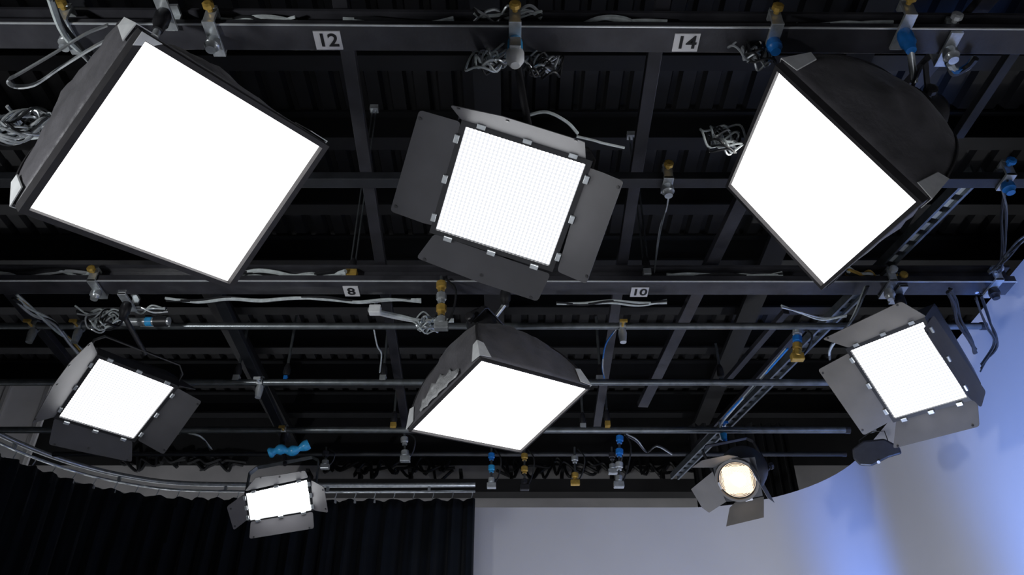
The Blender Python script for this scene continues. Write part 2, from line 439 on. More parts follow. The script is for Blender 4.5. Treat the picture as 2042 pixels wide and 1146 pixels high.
# perforated strut at right
a, b = at_h(1950, 340, 3.18), at_h(1345, 950, 3.18)
st = thing('perforated_strut', (a + b) / 2, 'pale perforated strut slanting behind the right softbox', 'strut')
d = (b - a).normalized(); s_ = Z.cross(d).normalized(); Ls = (b - a).length
for sg in (-1, 1): MB().box((a + b) / 2 + s_ * (.035 * sg), d * (Ls / 2), s_ * .008, Z * .03).build('side_flange', 'pipe_steel', st)
nrung = int(Ls / .11)
for k in range(nrung):
    MB().box(a + d * (.055 + k * .11), d * .032, s_ * .03, Z * .004).build('web_piece', 'cable_grey' if k < 9 else 'pipe_steel', st)

# ------------------------------------------------------------------ clamps, spigots, yokes
def clamp_parts(root, K, w, mm='steel', knob='brass', sock='black_metal', drop=.12):
    """jaw clamp gripping a rail of width w whose underside is at K; returns the socket's lower end"""
    b = MB().abox(K - Z * .010, .055, w + .05, .016)
    for sg in (-1, 1): b.abox(K + Y * (sg * (w / 2 + .018)) + Z * .035, .05, .014, .10)
    b.build('clamp', mm, root, bevel=.002)
    for sg in (-1, 1):
        MB().box(K + Y * (sg * (w / 2 - .002)) + Z * .085, X * .02, Y * .03, Z * .008).build('jaw', mm, root)
    kp = K - Y * (w / 2 + .03) + Z * .05
    MB().lathe(kp, -Y, [(0, .012), (.02, .012), (.022, .026), (.04, .026), (.045, .015)], 8).build('clamp_knob', knob, root)
    MB().lathe(K - Z * .018, -Z, [(0, .028), (.02, .034), (drop * .6, .034), (drop * .7, .026), (drop, .022)], 14).build('spigot_socket', sock, root, True)
    return K - Z * (.018 + drop)
def pipe_clamp_parts(root, K, r, mm='steel', knob='brass', sock='black_metal', drop=.10):
    """hook clamp over a round pipe centred at K"""
    pts = [K + V((0, math.cos(q) * (r + .012), math.sin(q) * (r + .012))) for q in [R_(a) for a in range(-60, 231, 24)]]
    MB().bar(pts, .04, .014, X).build('hook', mm, root)
    MB().lathe(K - Z * (r + .004), -Z, [(0, .024), (.03, .03), (drop, .022)], 12).build('spigot_socket', sock, root, True)
    MB().tube([K - Y * (r + .07) - Z * .02, K - Y * (r + .01) - Z * .02], .009, 8).build('clamp_bolt', knob, root)
    MB().abox(K - Y * (r + .075) - Z * .02, .05, .012, .02).build('wing_knob', knob, root)
    return K - Z * (r + drop)
def yoke_parts(root, pa, pb, base, up, reach, w=.035, m='black_metal', out=.03):
    """U bracket from pivots pa, pb, its bridge reach metres along up; returns bridge centre"""
    ax = (pb - pa).normalized(); nrm = ax.cross(up).normalized()
    a0, b0 = pa - ax * out, pb + ax * out
    a1, b1 = a0 + up * reach * .86, b0 + up * reach * .86
    a2, b2 = a0 + up * reach + ax * reach * .14, b0 + up * reach - ax * reach * .14
    MB().bar([a0 - up * .03, a0 + up * reach * .4, a1, a2, (a2 + b2) / 2, b2, b1, b0 + up * reach * .4, b0 - up * .03], w, .008, nrm).build('yoke', m, root)
    for p, q in ((a0, -ax), (b0, ax)):
        MB().lathe(p, q, [(0, .014), (.02, .014), (.022, .03), (.042, .03), (.046, .02)], 10).build('tilt_knob', 'black_metal', root)
    return (a2 + b2) / 2

def quad_frame(px, dist, n):
    n = V(n).normalized()
    cx = sum(p[0] for p in px) / 4; cy = sum(p[1] for p in px) / 4
    c = at_d(cx, cy, dist)
    Q = [on_plane(x, y, c, n) for x, y in px]
    def P(u, v, w=0.0):                                   # u along first edge, v toward the last edge
        return (Q[0] * (1 - u) + Q[1] * u) * (1 - v) + (Q[3] * (1 - u) + Q[2] * u) * v + n * w
    return Q, n, sum(Q, V((0, 0, 0))) / 4, P

def ring_mesh(P, outer, inner, w0, w1):
    """square frame bar between two (u,v)-inset levels"""
    m = MB(); co = [(outer, outer), (1 - outer, outer), (1 - outer, 1 - outer), (outer, 1 - outer)]
    ci = [(inner, inner), (1 - inner, inner), (1 - inner, 1 - inner), (inner, 1 - inner)]
    for (w_, c_) in ((w0, co), (w1, co), (w1, ci), (w0, ci)):
        m.v += [P(u, v, w_) for u, v in c_]
    for r_ in range(4):
        for j in range(4):
            j2 = (j + 1) % 4; r2 = (r_ + 1) % 4
            m.f.append((r_ * 4 + j, r_ * 4 + j2, r2 * 4 + j2, r2 * 4 + j))
    return m
def edge_bar(P, side, out, inn, w0, w1):
    """one bar of a frame; side 0..3 = edge from corner i to i+1"""
    co = [(-out, -out), (1 + out, -out), (1 + out, 1 + out), (-out, 1 + out)]
    ci = [(inn, inn), (1 - inn, inn), (1 - inn, 1 - inn), (inn, 1 - inn)]
    a, b = side, (side + 1) % 4
    poly = [P(*co[a], w0), P(*co[b], w0), P(*ci[b], w0), P(*ci[a], w0)]
    off = P(0, 0, w1) - P(0, 0, w0)
    return MB().prism(poly, off)

# ------------------------------------------------------------------ softboxes
def softbox(px, dist, n, depth, label, back, seed, K=None, railw=.138, tabs=(0, 1, 3), lean=None, knob='brass', sock='black_metal', front_tabs=(), rim=.03):
    Q, n, c, P = quad_frame(px, dist, n)
    S = (Q[1] - Q[0]).length
    rt = thing('softbox', c, label, 'softbox', 'softboxes')
    # diffuser, slightly bellied
    m = MB(); N = 10
    for i in range(N + 1):
        for j in range(N + 1):
            u, v = i / N, j / N
            m.v.append(P(u, v, -.012 + .02 * (u * (1 - u) * v * (1 - v)) * 16))
    for i in range(N):
        for j in range(N): m.f.append((i * (N + 1) + j, (i + 1) * (N + 1) + j, (i + 1) * (N + 1) + j + 1, i * (N + 1) + j + 1))
    m.build('diffuser', 'diffuser', rt, True)
    for sde in range(4): edge_bar(P, sde, rim, .0, -rim, rim * .4).build('rim', 'fabric_trim', rt)
    # four fabric side panels, bellied outwards, running back to the speed ring
    bk = (-n if lean is None else (V(lean)).normalized())
    rings, seg = 14, 16
    def side_pt(sde, s, t):
        co = [(-rim, -rim), (1 + rim, -rim), (1 + rim, 1 + rim), (-rim, 1 + rim)]
        a_, b_ = co[sde], co[(sde + 1) % 4]
        u, v = a_[0] + (b_[0] - a_[0]) * s, a_[1] + (b_[1] - a_[1]) * s
        p = P(u, v, -rim) - c
        sc_ = math.sqrt(max(0.0, 1 - t * t * (1 - back * back)))
        rnd = t * .75                                       # square at the mouth, rounder at the back
        r0 = p.length; rr = (S * .56) / max(r0, 1e-6)
        q = p * ((1 - rnd) + rnd * rr) * sc_
        pinch = 1 + .05 * math.sin(math.pi * t) * (-math.sin(math.pi * s))
        q = q * pinch
        wr = noise.noise(V((s * 2.2 + sde * 5 + seed, t * 5.5 + s * 3, seed * 1.7))) * .020 + noise.noise(V((s * 6 + sde * 3, t * 9 - s * 5, seed + 3.1))) * .009
        wr *= 1.7 * math.sin(math.pi * min(1, t * 1.0)) * math.sin(math.pi * s) ** .5 if 0 < s < 1 else 0
        return c + q + p.normalized() * wr + bk * (depth * t)
    for sde in range(4):
        m = MB()
        for i in range(rings + 1):
            for j in range(seg + 1): m.v.append(side_pt(sde, j / seg, i / rings))
        for i in range(rings):
            for j in range(seg): m.f.append((i * (seg + 1) + j, i * (seg + 1) + j + 1, (i + 1) * (seg + 1) + j + 1, (i + 1) * (seg + 1) + j))
        o = m.build('side_panel', 'fabric', rt, True)
        sd = o.modifiers.new('thickness', 'SOLIDIFY'); sd.thickness = .003
        MB().tube([side_pt(sde, 0, i / rings) for i in range(rings + 1)], .007, 6).build('corner_seam', 'fabric_trim', rt, True)
    # white corner tabs
    cuv = [(-.03, -.03), (1.03, -.03), (1.03, 1.03), (-.03, 1.03)]
    for k in tabs:
        p0 = side_pt(k, 0.0, 0.0); p1 = side_pt(k, 0.0, .26)
        e1 = side_pt(k, .10, .02); e2 = side_pt((k + 3) % 4, .90, .02)
        f1 = side_pt(k, .06, .24); f2 = side_pt((k + 3) % 4, .94, .24)
        o_ = (p0 - c).normalized() * .010
        for (e, f) in ((e1, f1), (e2, f2)):
            MB().prism([p0 + o_, e + o_, f + o_, p1 + o_], o_ * .5).build('corner_tab', 'tab_white', rt)
        if k not in front_tabs: continue
        A_, B_, D_ = cuv[k], cuv[(k + 1) % 4], cuv[(k + 3) % 4]
        def mixp(t1, t2): return P(A_[0] + (B_[0] - A_[0]) * t1 + (D_[0] - A_[0]) * t2, A_[1] + (B_[1] - A_[1]) * t1 + (D_[1] - A_[1]) * t2, .014)
        MB().prism([mixp(-.004, -.004), mixp(.085, -.004), mixp(.06, .024), mixp(.024, .024), mixp(.024, .05), mixp(-.004, .07)], n * .003).build('corner_tab', 'tab_white', rt)
    # speed ring and lamp head behind
    bc = c + bk * depth
    r_ = S * .56 * back
    MB().lathe(bc - bk * .01, bk, [(0, r_ * .6), (0, r_ * 1.05), (.03, r_ * 1.05), (.03, r_ * .7)], 24).build('speed_ring', 'black_metal', rt, True)
    MB().lathe(bc + bk * .01, bk, [(0, .085), (.06, .095), (.16, .095), (.20, .07), (.22, .04)], 20).build('lamp_head', 'black_metal', rt, True)
    hc = bc + bk * .09
    if K is not None:
        ax = bk.cross(Z)
        ax = ax.normalized() if ax.length > .15 else X
        low = clamp_parts(rt, K, railw, knob=knob, sock=sock)
        up = (low - hc)
        reach = min(.22, up.length * .55); up = up.normalized()
        br = yoke_parts(rt, hc - ax * .105, hc + ax * .105, hc, up, reach)
        MB().tube([br, low + Z * .02], .016, 10).build('spigot_pole', 'steel', rt, True)
    return rt, P, c, n, side_pt

sb1 = softbox([(287, 80), (640, 293), (456, 563), (56, 415)], 3.15, (.60, -.16, -.78), .58,
    'largest softbox at upper left, tilted to the right, cropping the rail', .34, 1.0, K=at_h(330, 20, GH), tabs=(0, 1, 3), front_tabs=(0,))
sb2 = softbox([(1553, 140), (1830, 400), (1640, 568), (1455, 370)], 3.75, (-.83, .06, -.56), .60,
    'right softbox seen from the side with its big domed black back', .46, 2.0, K=at_h(1800, 60, GH), tabs=(0, 1, 3), knob='brass', sock='blue', rim=.024)
sb3 = softbox([(960, 718), (1172, 775), (1038, 900), (820, 858)], 4.75, (.2, -.10, -.97), .50,
    'lower centre softbox hanging below the rail, white patch on its left side', .34, 3.0, K=at_h(1008, 574, GH), railw=.15, tabs=(0, 1, 3), knob='blue', rim=.014)
yp = [(250, 62), (190, 92), (120, 135), (70, 168), (30, 172), (16, 160), (40, 146), (110, 105), (170, 68), (215, 50)]
yq = smooth_path([at_d(x, y, 3.50 + .04 * (i % 5)) for i, (x, y) in enumerate(yp)], 4)
MB().bar(yq, .045, .006, ray(130, 110).normalized() + Z * .5).build('yoke_loop', 'bright_steel', sb1[0])
# crumpled silver lining showing on the lower softbox's left side
rt, P, c, n, sp = sb3
m = MB(); N = 12
for i in range(N + 1):
    for j in range(6):
        s = .22 + .52 * i / N; t = .03 + (.22 * math.sin(math.pi * (i + 1.5) / (N + 3)) * (1 + .25 * math.sin(i * 2.3))) * j / 5
        q = sp(3, s, t); m.v.append(q + (q - c).normalized() * (.012 + .006 * math.sin(i * 2.2 + j)))
for i in range(N):
    for j in range(5): m.f.append((i * 6 + j, i * 6 + j + 1, i * 6 + 7 + j, i * 6 + 6 + j))
o = m.build('lining_patch', 'lining', rt, True); o['label'] = 'crumpled white lining patch'
sd = o.modifiers.new('thickness', 'SOLIDIFY'); sd.thickness = .003

# ------------------------------------------------------------------ LED panels with barn doors
def barn_door(rt, P, c, n, side, poly, ang, m, hinges=3, eh=.045, marks=True):
    cuv = [(-eh, -eh), (1 + eh, -eh), (1 + eh, 1 + eh), (-eh, 1 + eh)]
    a, b = P(*cuv[side], .015), P(*cuv[(side + 1) % 4], .015)
    h = (b - a).normalized(); out = ((a + b) / 2 - c); out = (out - h * out.dot(h) - n * out.dot(n)).normalized()
    dirv = out * math.cos(R_(ang)) + n * math.sin(R_(ang))
    pn = h.cross(dirv).normalized()
    if pn.dot(n) < 0: pn = -pn
    pts = [on_plane(x, y, a, pn) for x, y in poly]
    # round the polygon's corners a little
    rp = []
    k = len(pts)
    for i in range(k):
        p, q, r_ = pts[i - 1], pts[i], pts[(i + 1) % k]
        l1, l2 = (p - q).length, (r_ - q).length; rr = min(.014, l1 * .3, l2 * .3)
        rp += [q + (p - q).normalized() * rr, q + (p - q).normalized() * rr * .3 + (r_ - q).normalized() * rr * .3, q + (r_ - q).normalized() * rr]
    d = MB().prism(rp, -pn * .003).build('barn_door', m, rt)
    cen = sum(pts, V((0, 0, 0))) / k
    for i in range(k):                                      # small dark rivets near the free corners
        if (pts[i] - a).dot(dirv) > .6 * max((q - a).dot(dirv) for q in pts) and marks:
            rv = pts[i] + (cen - pts[i]).normalized() * .035
            MB().lathe(rv, pn, [(0, .007), (.003, .007)], 8).build('rivet', 'black_metal', d)
    for i in range(hinges):
        t = .15 + .7 * i / max(1, hinges - 1)
        q = a.lerp(b, t)
        MB().box(q + n * .006, h * .018, out * .010, n * .007).build('hinge', 'steel', rt, bevel=.002)
    return d
def led_panel(name, px, dist, n, label, doors, K, pipe_r, up_hint, grid=30, face='led_board', beads=True, dm='door_black', depth=.10, piv=(3, 1), cat='light panel', reach=.30, knob='brass', sock='black_metal', eh=.045, railw=.138, ym='black_metal'):
    Q, n, c, P = quad_frame(px, dist, n)
    rt = thing(name, c, label, cat, 'barn door light panels')
    e = eh
    back = MB(); fr = [(-e, -e), (1 + e, -e), (1 + e, 1 + e), (-e, 1 + e)]; bk = [(.06, .06), (.94, .06), (.94, .94), (.06, .94)]
    back.v = [P(u, v, .0) for u, v in fr] + [P(u, v, -depth * .6) for u, v in fr] + [P(u, v, -depth) for u, v in bk]
    for r_ in (0, 4):
        for j in range(4): back.f.append((r_ + j, r_ + (j + 1) % 4, r_ + 4 + (j + 1) % 4, r_ + 4 + j))
    back.f += [(3, 2, 1, 0), (8, 9, 10, 11)]
    back.build('housing', 'black_metal', rt)
    for k in range(5):                                      # cooling fins on the back
        a_, b_ = P(.12 + .19 * k, .12, -depth - .012), P(.12 + .19 * k, .88, -depth - .012)
        MB().box((a_ + b_) / 2, (b_ - a_) / 2, (Q[1] - Q[0]).normalized() * .004, n * .014).build('cooling_fin', 'black_metal', rt)
    for sde in range(4): edge_bar(P, sde, e, .0, .0, .016).build('bezel', 'black_metal', rt)
    MB().prism([P(0, 0, .001), P(1, 0, .001), P(1, 1, .001), P(0, 1, .001)], n * .003).build('light_board', face, rt)
    if beads:
        m = MB(); uu = (Q[1] - Q[0]).normalized(); vv = n.cross(uu)
        s = (Q[1] - Q[0]).length / grid * .37
        for i in range(grid):
            for j in range(grid):
                q = P((i + .5) / grid, (j + .5) / grid, .004); k = len(m.v)
                for (r_, w_) in ((1.0, 0), (.7, .7)):
                    for t in range(6):
                        a_ = t * math.pi / 3; m.v.append(q + (uu * math.cos(a_) + vv * math.sin(a_)) * (s * r_) + n * (s * w_))
                m.v.append(q + n * s)
                for t in range(6):
                    t2 = (t + 1) % 6
                    m.f.append((k + t, k + t2, k + 6 + t2, k + 6 + t)); m.f.append((k + 6 + t, k + 6 + t2, k + 12))
        o = m.build('led_lenses', 'led_bead', rt, True); o['kind'] = 'stuff'
    for (sde, poly, ang) in doors: barn_door(rt, P, c, n, sde, poly, ang, dm, eh=e)
    mid = [P(.5, -e, -depth * .3), P(1 + e, .5, -depth * .3), P(.5, 1 + e, -depth * .3), P(-e, .5, -depth * .3)]
    if pipe_r is None: low = clamp_parts(rt, K, railw, knob=knob, sock=sock)
    else: low = pipe_clamp_parts(rt, K, pipe_r, knob=knob, sock=sock)
    pa, pb = mid[piv[0]], mid[piv[1]]
    ax = (pb - pa).normalized()
    up = (low - c); up = (up - ax * up.dot(ax)).normalized()
    br = yoke_parts(rt, pa, pb, c, up, m=ym, reach=min(reach, (low - c).length * .8))
    MB().tube([br - (low - br).normalized() * .03, low + Z * .03], .017, 10).build('spigot_pole', 'black_metal', rt, True)
    return rt, P, c, n, low

led1 = led_panel('led_panel', [(930, 250), (1168, 325), (1095, 527), (870, 455)], 3.45, (-.10, -.42, -.90),
    'large light panel in the centre with four open barn doors', [
    (0, [(921, 240), (897, 210), (1002, 232), (1166, 283), (1168, 320)], 48),
    (1, [(1171, 333), (1205, 345), (1243, 361), (1169, 566), (1111, 541)], 36),
    (2, [(1098, 546), (1072, 601), (953, 562), (830, 514), (866, 466)], 14),
    (3, [(864, 449), (848, 446), (778, 421), (836, 219), (919, 243)], 2)],
    at_h(1027, 74, GH), None, None, grid=30, knob='brass', sock='cyan')
led2 = led_panel('led_panel', [(198, 712), (347, 770), (266, 872), (118, 828)], 6.0, (.34, -.34, -.87),
    'light panel at lower left with folded barn doors above the curtain track', [
    (0, [(197, 706), (260, 716), (330, 738), (392, 777), (350, 768)], 70),
    (1, [(353, 773), (402, 800), (326, 906), (274, 877)], 30),
    (2, [(264, 879), (263, 921), (170, 902), (97, 886), (108, 834)], 18),
    (3, [(112, 830), (64, 844), (105, 770), (140, 722), (183, 680), (195, 706)], 46)],
    at_h(255, 600, GH) , None, None, grid=28, piv=(3, 1), reach=.34, railw=.15)
led3 = led_panel('led_panel', [(1842, 640), (1930, 790), (1785, 832), (1697, 697)], 5.45, (-.62, -.38, -.69),
    'light panel at right with brown-grey barn doors in front of the blue backdrop', [
    (3, [(1692, 693), (1640, 676), (1797, 601), (1848, 631)], 30),
    (2, [(1783, 836), (1722, 868), (1631, 737), (1694, 703)], 22),
    (1, [(1940, 797), (1950, 806), (1953, 850), (1781, 894), (1787, 838)], 26),
    (0, [(1862, 628), (1842, 655), (1931, 792), (1957, 812), (1966, 780)], 100)],
    at_h(1790, 585, GH), None, None, grid=26, dm='door_brown', depth=.34, piv=(3, 1), reach=.36, railw=.15)
led4 = led_panel('led_panel', [(492, 982), (612, 955), (621, 1015), (500, 1035)], 6.75, (.10, -.62, -.78),
    'small blown-out panel under the blue part in front of the curtain', [
    (0, [(488, 979), (510, 952), (560, 946), (608, 938), (615, 952)], 30),
    (1, [(620, 957), (646, 971), (654, 1022), (625, 1017)], 40),
    (2, [(624, 1020), (626, 1053), (497, 1074), (500, 1039)], 45),
    (3, [(498, 1032), (466, 1057), (452, 1010), (488, 984)], 12)],
    at_h(568, 857, GH), .028, None, face='small_led', beads=False, dm='door_grey', piv=(3, 1), reach=.40, eh=.035, ym='pipe_steel')
K1 = at_h(1027, 74, GH)
MB().lathe(K1 - Z * .10, -Z, [(0, .030), (.01, .040), (.05, .040), (.075, .030), (.09, .020)], 14).build('socket_collar', 'tab_white', led1[0], True)
MB().abox(K1 - Z * .09 - Y * .04, .05, .02, .06).build('socket_latch', 'steel', led1[0], bevel=.004)
# bright blue cable loom lying over the small panel's yoke
q = at_d(573, 897, 6.72)
o = MB().tube(smooth_path([q + V((-.14, 0, -.03)), q + V((-.10, 0, -.012)), q + V((-.04, -.01, .0)), q + V((.02, .01, -.006)), q + V((.09, 0, .012)), q + V((.16, 0, .05))], 4), .04, 10,
    rs=[.02 + .022 * abs(math.sin(i * .55 + .6)) for i in range(21)]).build('plastic_sleeve', 'cyan', led4[0], True)
o['label'] = 'bright blue sleeve above the yoke'

# ------------------------------------------------------------------ warm fresnel spotlight
fc = at_d(1470, 957, 6.9); fn = (CAM - fc).normalized() * .75 + V((-.25, 0, -.35)); fn.normalize()
fs = thing('fresnel_spotlight', fc, 'warm glowing round spotlight with four barn doors at lower right', 'spotlight')
r0 = .142
MB().lathe(fc - fn * .40, fn, [(0, .07), (.02, .15), (.10, .19), (.34, .19), (.385, .18), (.39, .165), (.36, .16)], 28).build('body', 'black_metal', fs, True)
MB().lathe(fc, fn, [(-.03, r0 + .006), (.012, r0 + .012), (.012, r0 + .03), (-.03, r0 + .03)], 32).build('lens_ring', 'door_brown', fs, True)
prof = []
for k in range(14):
    ra = r0 * (1 - k / 14.0); prof += [(.0 + .010 * (k / 14), ra), (.006 + .012 * (k / 14), ra - r0 / 14 * .15)]
prof.append((.02, .002))
MB().lathe(fc - fn * .012, fn, prof, 36).build('fresnel_lens', 'lens_glass', fs, False)
MB().lathe(fc + fn * .004 + X * .01 + Z * .01, fn, [(0, .06), (.006, .055), (.016, .03), (.02, .005)], 20).build('lamp_glow', 'hot_core', fs, True)
MB().lathe(fc - fn * .02, fn, [(0, .24), (.012, .24), (.012, .155), (0, .155)], 4).build('door_frame', 'black_metal', fs)
def fdoor(poly, hinge, ang):
    a, b = [on_plane(x, y, fc, fn) for x, y in hinge]
    h = (b - a).normalized(); out = (a + b) / 2 - fc; out = (out - h * out.dot(h) - fn * out.dot(fn)).normalized()
    dv = out * math.cos(R_(ang)) + fn * math.sin(R_(ang)); pn = h.cross(dv).normalized()
    if pn.dot(fn) < 0: pn = -pn
    MB().prism([on_plane(x, y, a, pn) for x, y in poly], -pn * .003).build('barn_door', 'door_brown', fs)
    MB().box((a + b) / 2, h * .03, out * .012, fn * .01).build('hinge', 'chrome', fs)
fdoor([(1428, 932), (1380, 932), (1400, 918), (1452, 907), (1472, 910)], [(1428, 928), (1478, 908)], 55)
fdoor([(1421, 940), (1378, 975), (1400, 1012), (1414, 1022), (1448, 1000)], [(1422, 938), (1448, 998)], 20)
fdoor([(1466, 1001), (1523, 990), (1523, 1031), (1448, 1049), (1455, 1012)], [(1466, 1001), (1522, 988)], 40)
fdoor([(1492, 922), (1515, 950), (1544, 1002), (1530, 992), (1500, 940)], [(1490, 915), (1527, 985)], 78)
fax = V((1, .1, .25)).normalized()
K = at_h(1440, 848, 3.05)
low = pipe_clamp_parts(fs, K, .03, knob='blue', sock='cyan')
mid = fc - fn * .2
br = yoke_parts(fs, mid - fax * .2, mid + fax * .2, mid, (low - mid).normalized(), .30)
MB().tube([br, low + Z * .02], .02, 10).build('spigot_pole', 'blue', fs, True)

# small dark flood by the backdrop edge
q = at_d(1748, 906, 6.3)
fl = thing('flood_light', q, 'small unlit black flood hanging under the right panel', 'flood light')
fd = V((.5, .5, -.7)).normalized()
ax = at_d(1790, 890, 6.3) - at_d(1712, 918, 6.3); ax.normalize()
dn = (ax.cross(ray(1748, 906).normalized())).normalized()
MB().prism([q + ax * a + dn * b - ray(1748, 906).normalized() * .06 for a, b in ((-.15, .03), (-.13, .09), (-.04, .115), (.09, .08), (.155, .0), (.15, -.05), (.06, -.045), (-.06, -.06), (-.13, -.03))], ray(1748, 906).normalized() * .14).build('housing', 'black_metal', fl, bevel=.012)
g = on_plane(1752, 921, q - ray(1748, 906).normalized() * .065, ray(1748, 906).normalized())
MB().lathe(g, -ray(1748, 906).normalized(), [(0, .011), (.004, .011)], 10).build('indicator_lens', 'tab_white', fl)
MB().bar([q - ax * .10, q - ax * .09 + Z * .14, q + Z * .17, q + ax * .09 + Z * .14, q + ax * .10], .03, .006, -ray(1748, 906).normalized()).build('yoke', 'black_metal', fl)
kq = at_h(1745, 858, GH); kq = V((kq.x, kq.y, kq.z))
MB().tube([q + Z * .17, kq], .012, 8).build('stem', 'pipe_steel', fl, True)

# ------------------------------------------------------------------ hanger rods, drops, clamps
def hanger(px, h, top_h, label, kind='twin', m='pipe_steel', foot='brass', w=.05):
    K = at_h(*px, h); r = thing('hanger_rod', K, label, 'hanger')
    T = V((K.x, K.y, CAM_Z + top_h))
    if kind == 'twin':
        for sg in (-1, 1): MB().tube([K + X * (.014 * sg) + Z * .12, T + X * (.014 * sg)], .006, 6).build('rod', m, r, True)
        MB().abox(T, .06, .05, .04).build('top_shackle', 'steel', r)
    else:
        MB().tube([K + Z * .10, T], .011, 8).build('rod', m, r, True)
    MB().lathe(K + Z * .06, Z, [(0, .022), (.02, .028), (.07, .024), (.10, .012)], 10).build('turnbuckle', 'black_metal', r, True)
    MB().abox(K + Z * .03, w, w, .05).build('foot_clamp', foot, r, bevel=.004)
    return r
hanger((700, 556), GH + .05, 4.6, 'twin rod with a brass foot above plate 8', w=.075)
hanger((1291, 552), GH + .05, 4.3, 'twin rod standing on the rail above plate 10', foot='steel')
hanger((470, 762), GH, 3.55, 'short rod with pale foot left of the small hanging rods', 'single', foot='bright_steel')
hanger((568, 762), GH, 3.6, 'thin rod above the small panel, blue at its lower end', 'single', foot='blue', w=.03)
hanger((763, 762), GH, 3.6, 'rod on the pipe left of the lower softbox', 'single', foot='steel')
hanger((1198, 764), GH, 3.6, 'rod with a pale blue foot right of the lower softbox', 'single', foot='bright_steel', w=.07)
hanger((784, 855), GH, 3.45, 'rod with a brass foot beside the lower softbox\'s left corner', 'single', foot='brass')
hanger((1163, 857), GH, 3.4, 'rod with a white foot right of the lower softbox\'s bottom corner', 'single', foot='bright_steel')
hanger((1212, 852), GH, 3.4, 'rod with brass foot on the lowest pipe, left of a blue drop', 'single', foot='brass', w=.045)
hanger((1440, 764), GH, 3.35, 'thin rod on the pipe above the warm spotlight', 'single', foot='steel', w=.03)
def drop(px, h, px_end, label, cols, m='pipe_steel'):
    """hanging outlet: stem from a pipe with connectors down to the lower pixel at the same distance"""
    K = at_h(*px, h); E_ = at_y(px_end[0], px_end[1], K.y)
    r = thing('outlet_drop', K, label, 'outlet')
    MB().tube([K + Z * .02, E_], .010, 8).build('stem', m, r, True)
    Lz = (K - E_).length; d = (E_ - K).normalized()
    for i, cname in enumerate(cols):
        t = (i + .6) / len(cols); q = K.lerp(E_, t)
        MB().lathe(q - d * .035, d, [(0, .018), (.01, .032), (.05, .032), (.055, .022), (.075, .022)], 8).build('connector', cname, r, True)
    MB().abox(E_, .085, .05, .05).build('socket_box', cols[-1], r, bevel=.006)
    pts = [K + X * .03, K.lerp(E_, .3) + X * .09 - Y * .03, K.lerp(E_, .7) + X * .07, E_ + X * .02]
    MB().tube(smooth_path(pts, 5), .007, 6).build('flex', 'cable_black', r, True)
    return r
drop((980, 895), 3.25, (980, 968), 'drop with bright blue connectors right of the curtain edge', ['blue', 'cyan', 'bright_steel'])
drop((1046, 895), 3.25, (1046, 972), 'dull brass drop below the lower softbox\'s bottom corner', ['brass', 'brass', 'rail_grey'])
drop((1236, 860), GH, (1234, 966), 'tall blue and white drop between the lower softbox and warm spotlight', ['blue', 'blue', 'bright_steel', 'steel'])
drop((1146, 895), 3.25, (1147, 962), 'slim drop with small brass end right of the dull brass drop', ['steel', 'brass'])
drop((806, 862), GH, (808, 915), 'grey drop just left of the lower softbox\'s bottom edge', ['steel', 'steel'])
drop((1590, 655), GH, (1590, 712), 'cluster of brass connectors above the warm spotlight', ['steel', 'blue', 'brass', 'brass'])
drop((880, 556), GH, (880, 650), 'brass drop hanging from the rail under the central panel', ['brass', 'steel', 'brass', 'steel'])
drop((1220, 895), 3.25, (1222, 940), 'small dark drop behind the blue and white drop', ['rail_grey', 'steel'])
drop((650, 895), 3.25, (648, 930), 'small dark drop just right of the small panel', ['rail_grey', 'steel'])
def bare_clamp(px, h, w, label, knob, sock, pipe=None):
    if sock == 'brass': sock = 'steel'
    K = at_h(*px, h); r = thing('pipe_clamp', K, label, 'clamp')
    if pipe: pipe_clamp_parts(r, K, pipe, knob=knob, sock=sock)
    else: clamp_parts(r, K, w, knob=knob, sock=sock, drop=.07)
    return r
bare_clamp((140, 70), GH, .138, 'clamp with brass knob at top left above the largest softbox', 'brass', 'brass')
bare_clamp((428, 74), GH, .138, 'clamp with brass parts right of the largest softbox\'s top', 'brass', 'brass')
bare_clamp((1540, 78), GH, .138, 'clamp with yellow knob above the right softbox\'s top tip', 'brass', 'blue')
bare_clamp((195, 574), GH, .15, 'clamp on the middle rail just left of the left panel\'s mount', 'brass', 'steel')
bare_clamp((1770, 574), GH, .15, 'pale clamp on the middle rail above the right panel', 'bright_steel', 'bright_steel')
bare_clamp((1978, 572), GH, .15, 'pale clamp on the right end of the middle rail', 'bright_steel', 'black_metal')
bare_clamp((1330, 366), GH, .075, 'brass clamp on the slim rail left of the right softbox', 'brass', 'brass')
bare_clamp((160, 650), GH, 0, 'brass clamp on the thin pipe at far left', 'brass', 'brass', .024)
bare_clamp((70, 650), GH, 0, 'brass clamp on the thin pipe nearest the left edge', 'brass', 'brass', .024)
bare_clamp((1240, 650), GH, 0, 'small clamp on the thin pipe below plate 10', 'brass', 'bright_steel', .024)
bare_clamp((520, 762), GH, 0, 'pale clamp on the slanting beam above the small panel', 'bright_steel', 'bright_steel', .026)
bare_clamp((1890, 95), GH, .138, 'pale clamp on the top rail right of the right softbox', 'bright_steel', 'steel')
bare_clamp((2005, 360), GH, .075, 'clamp with bright blue socket at the right edge', 'blue', 'blue')

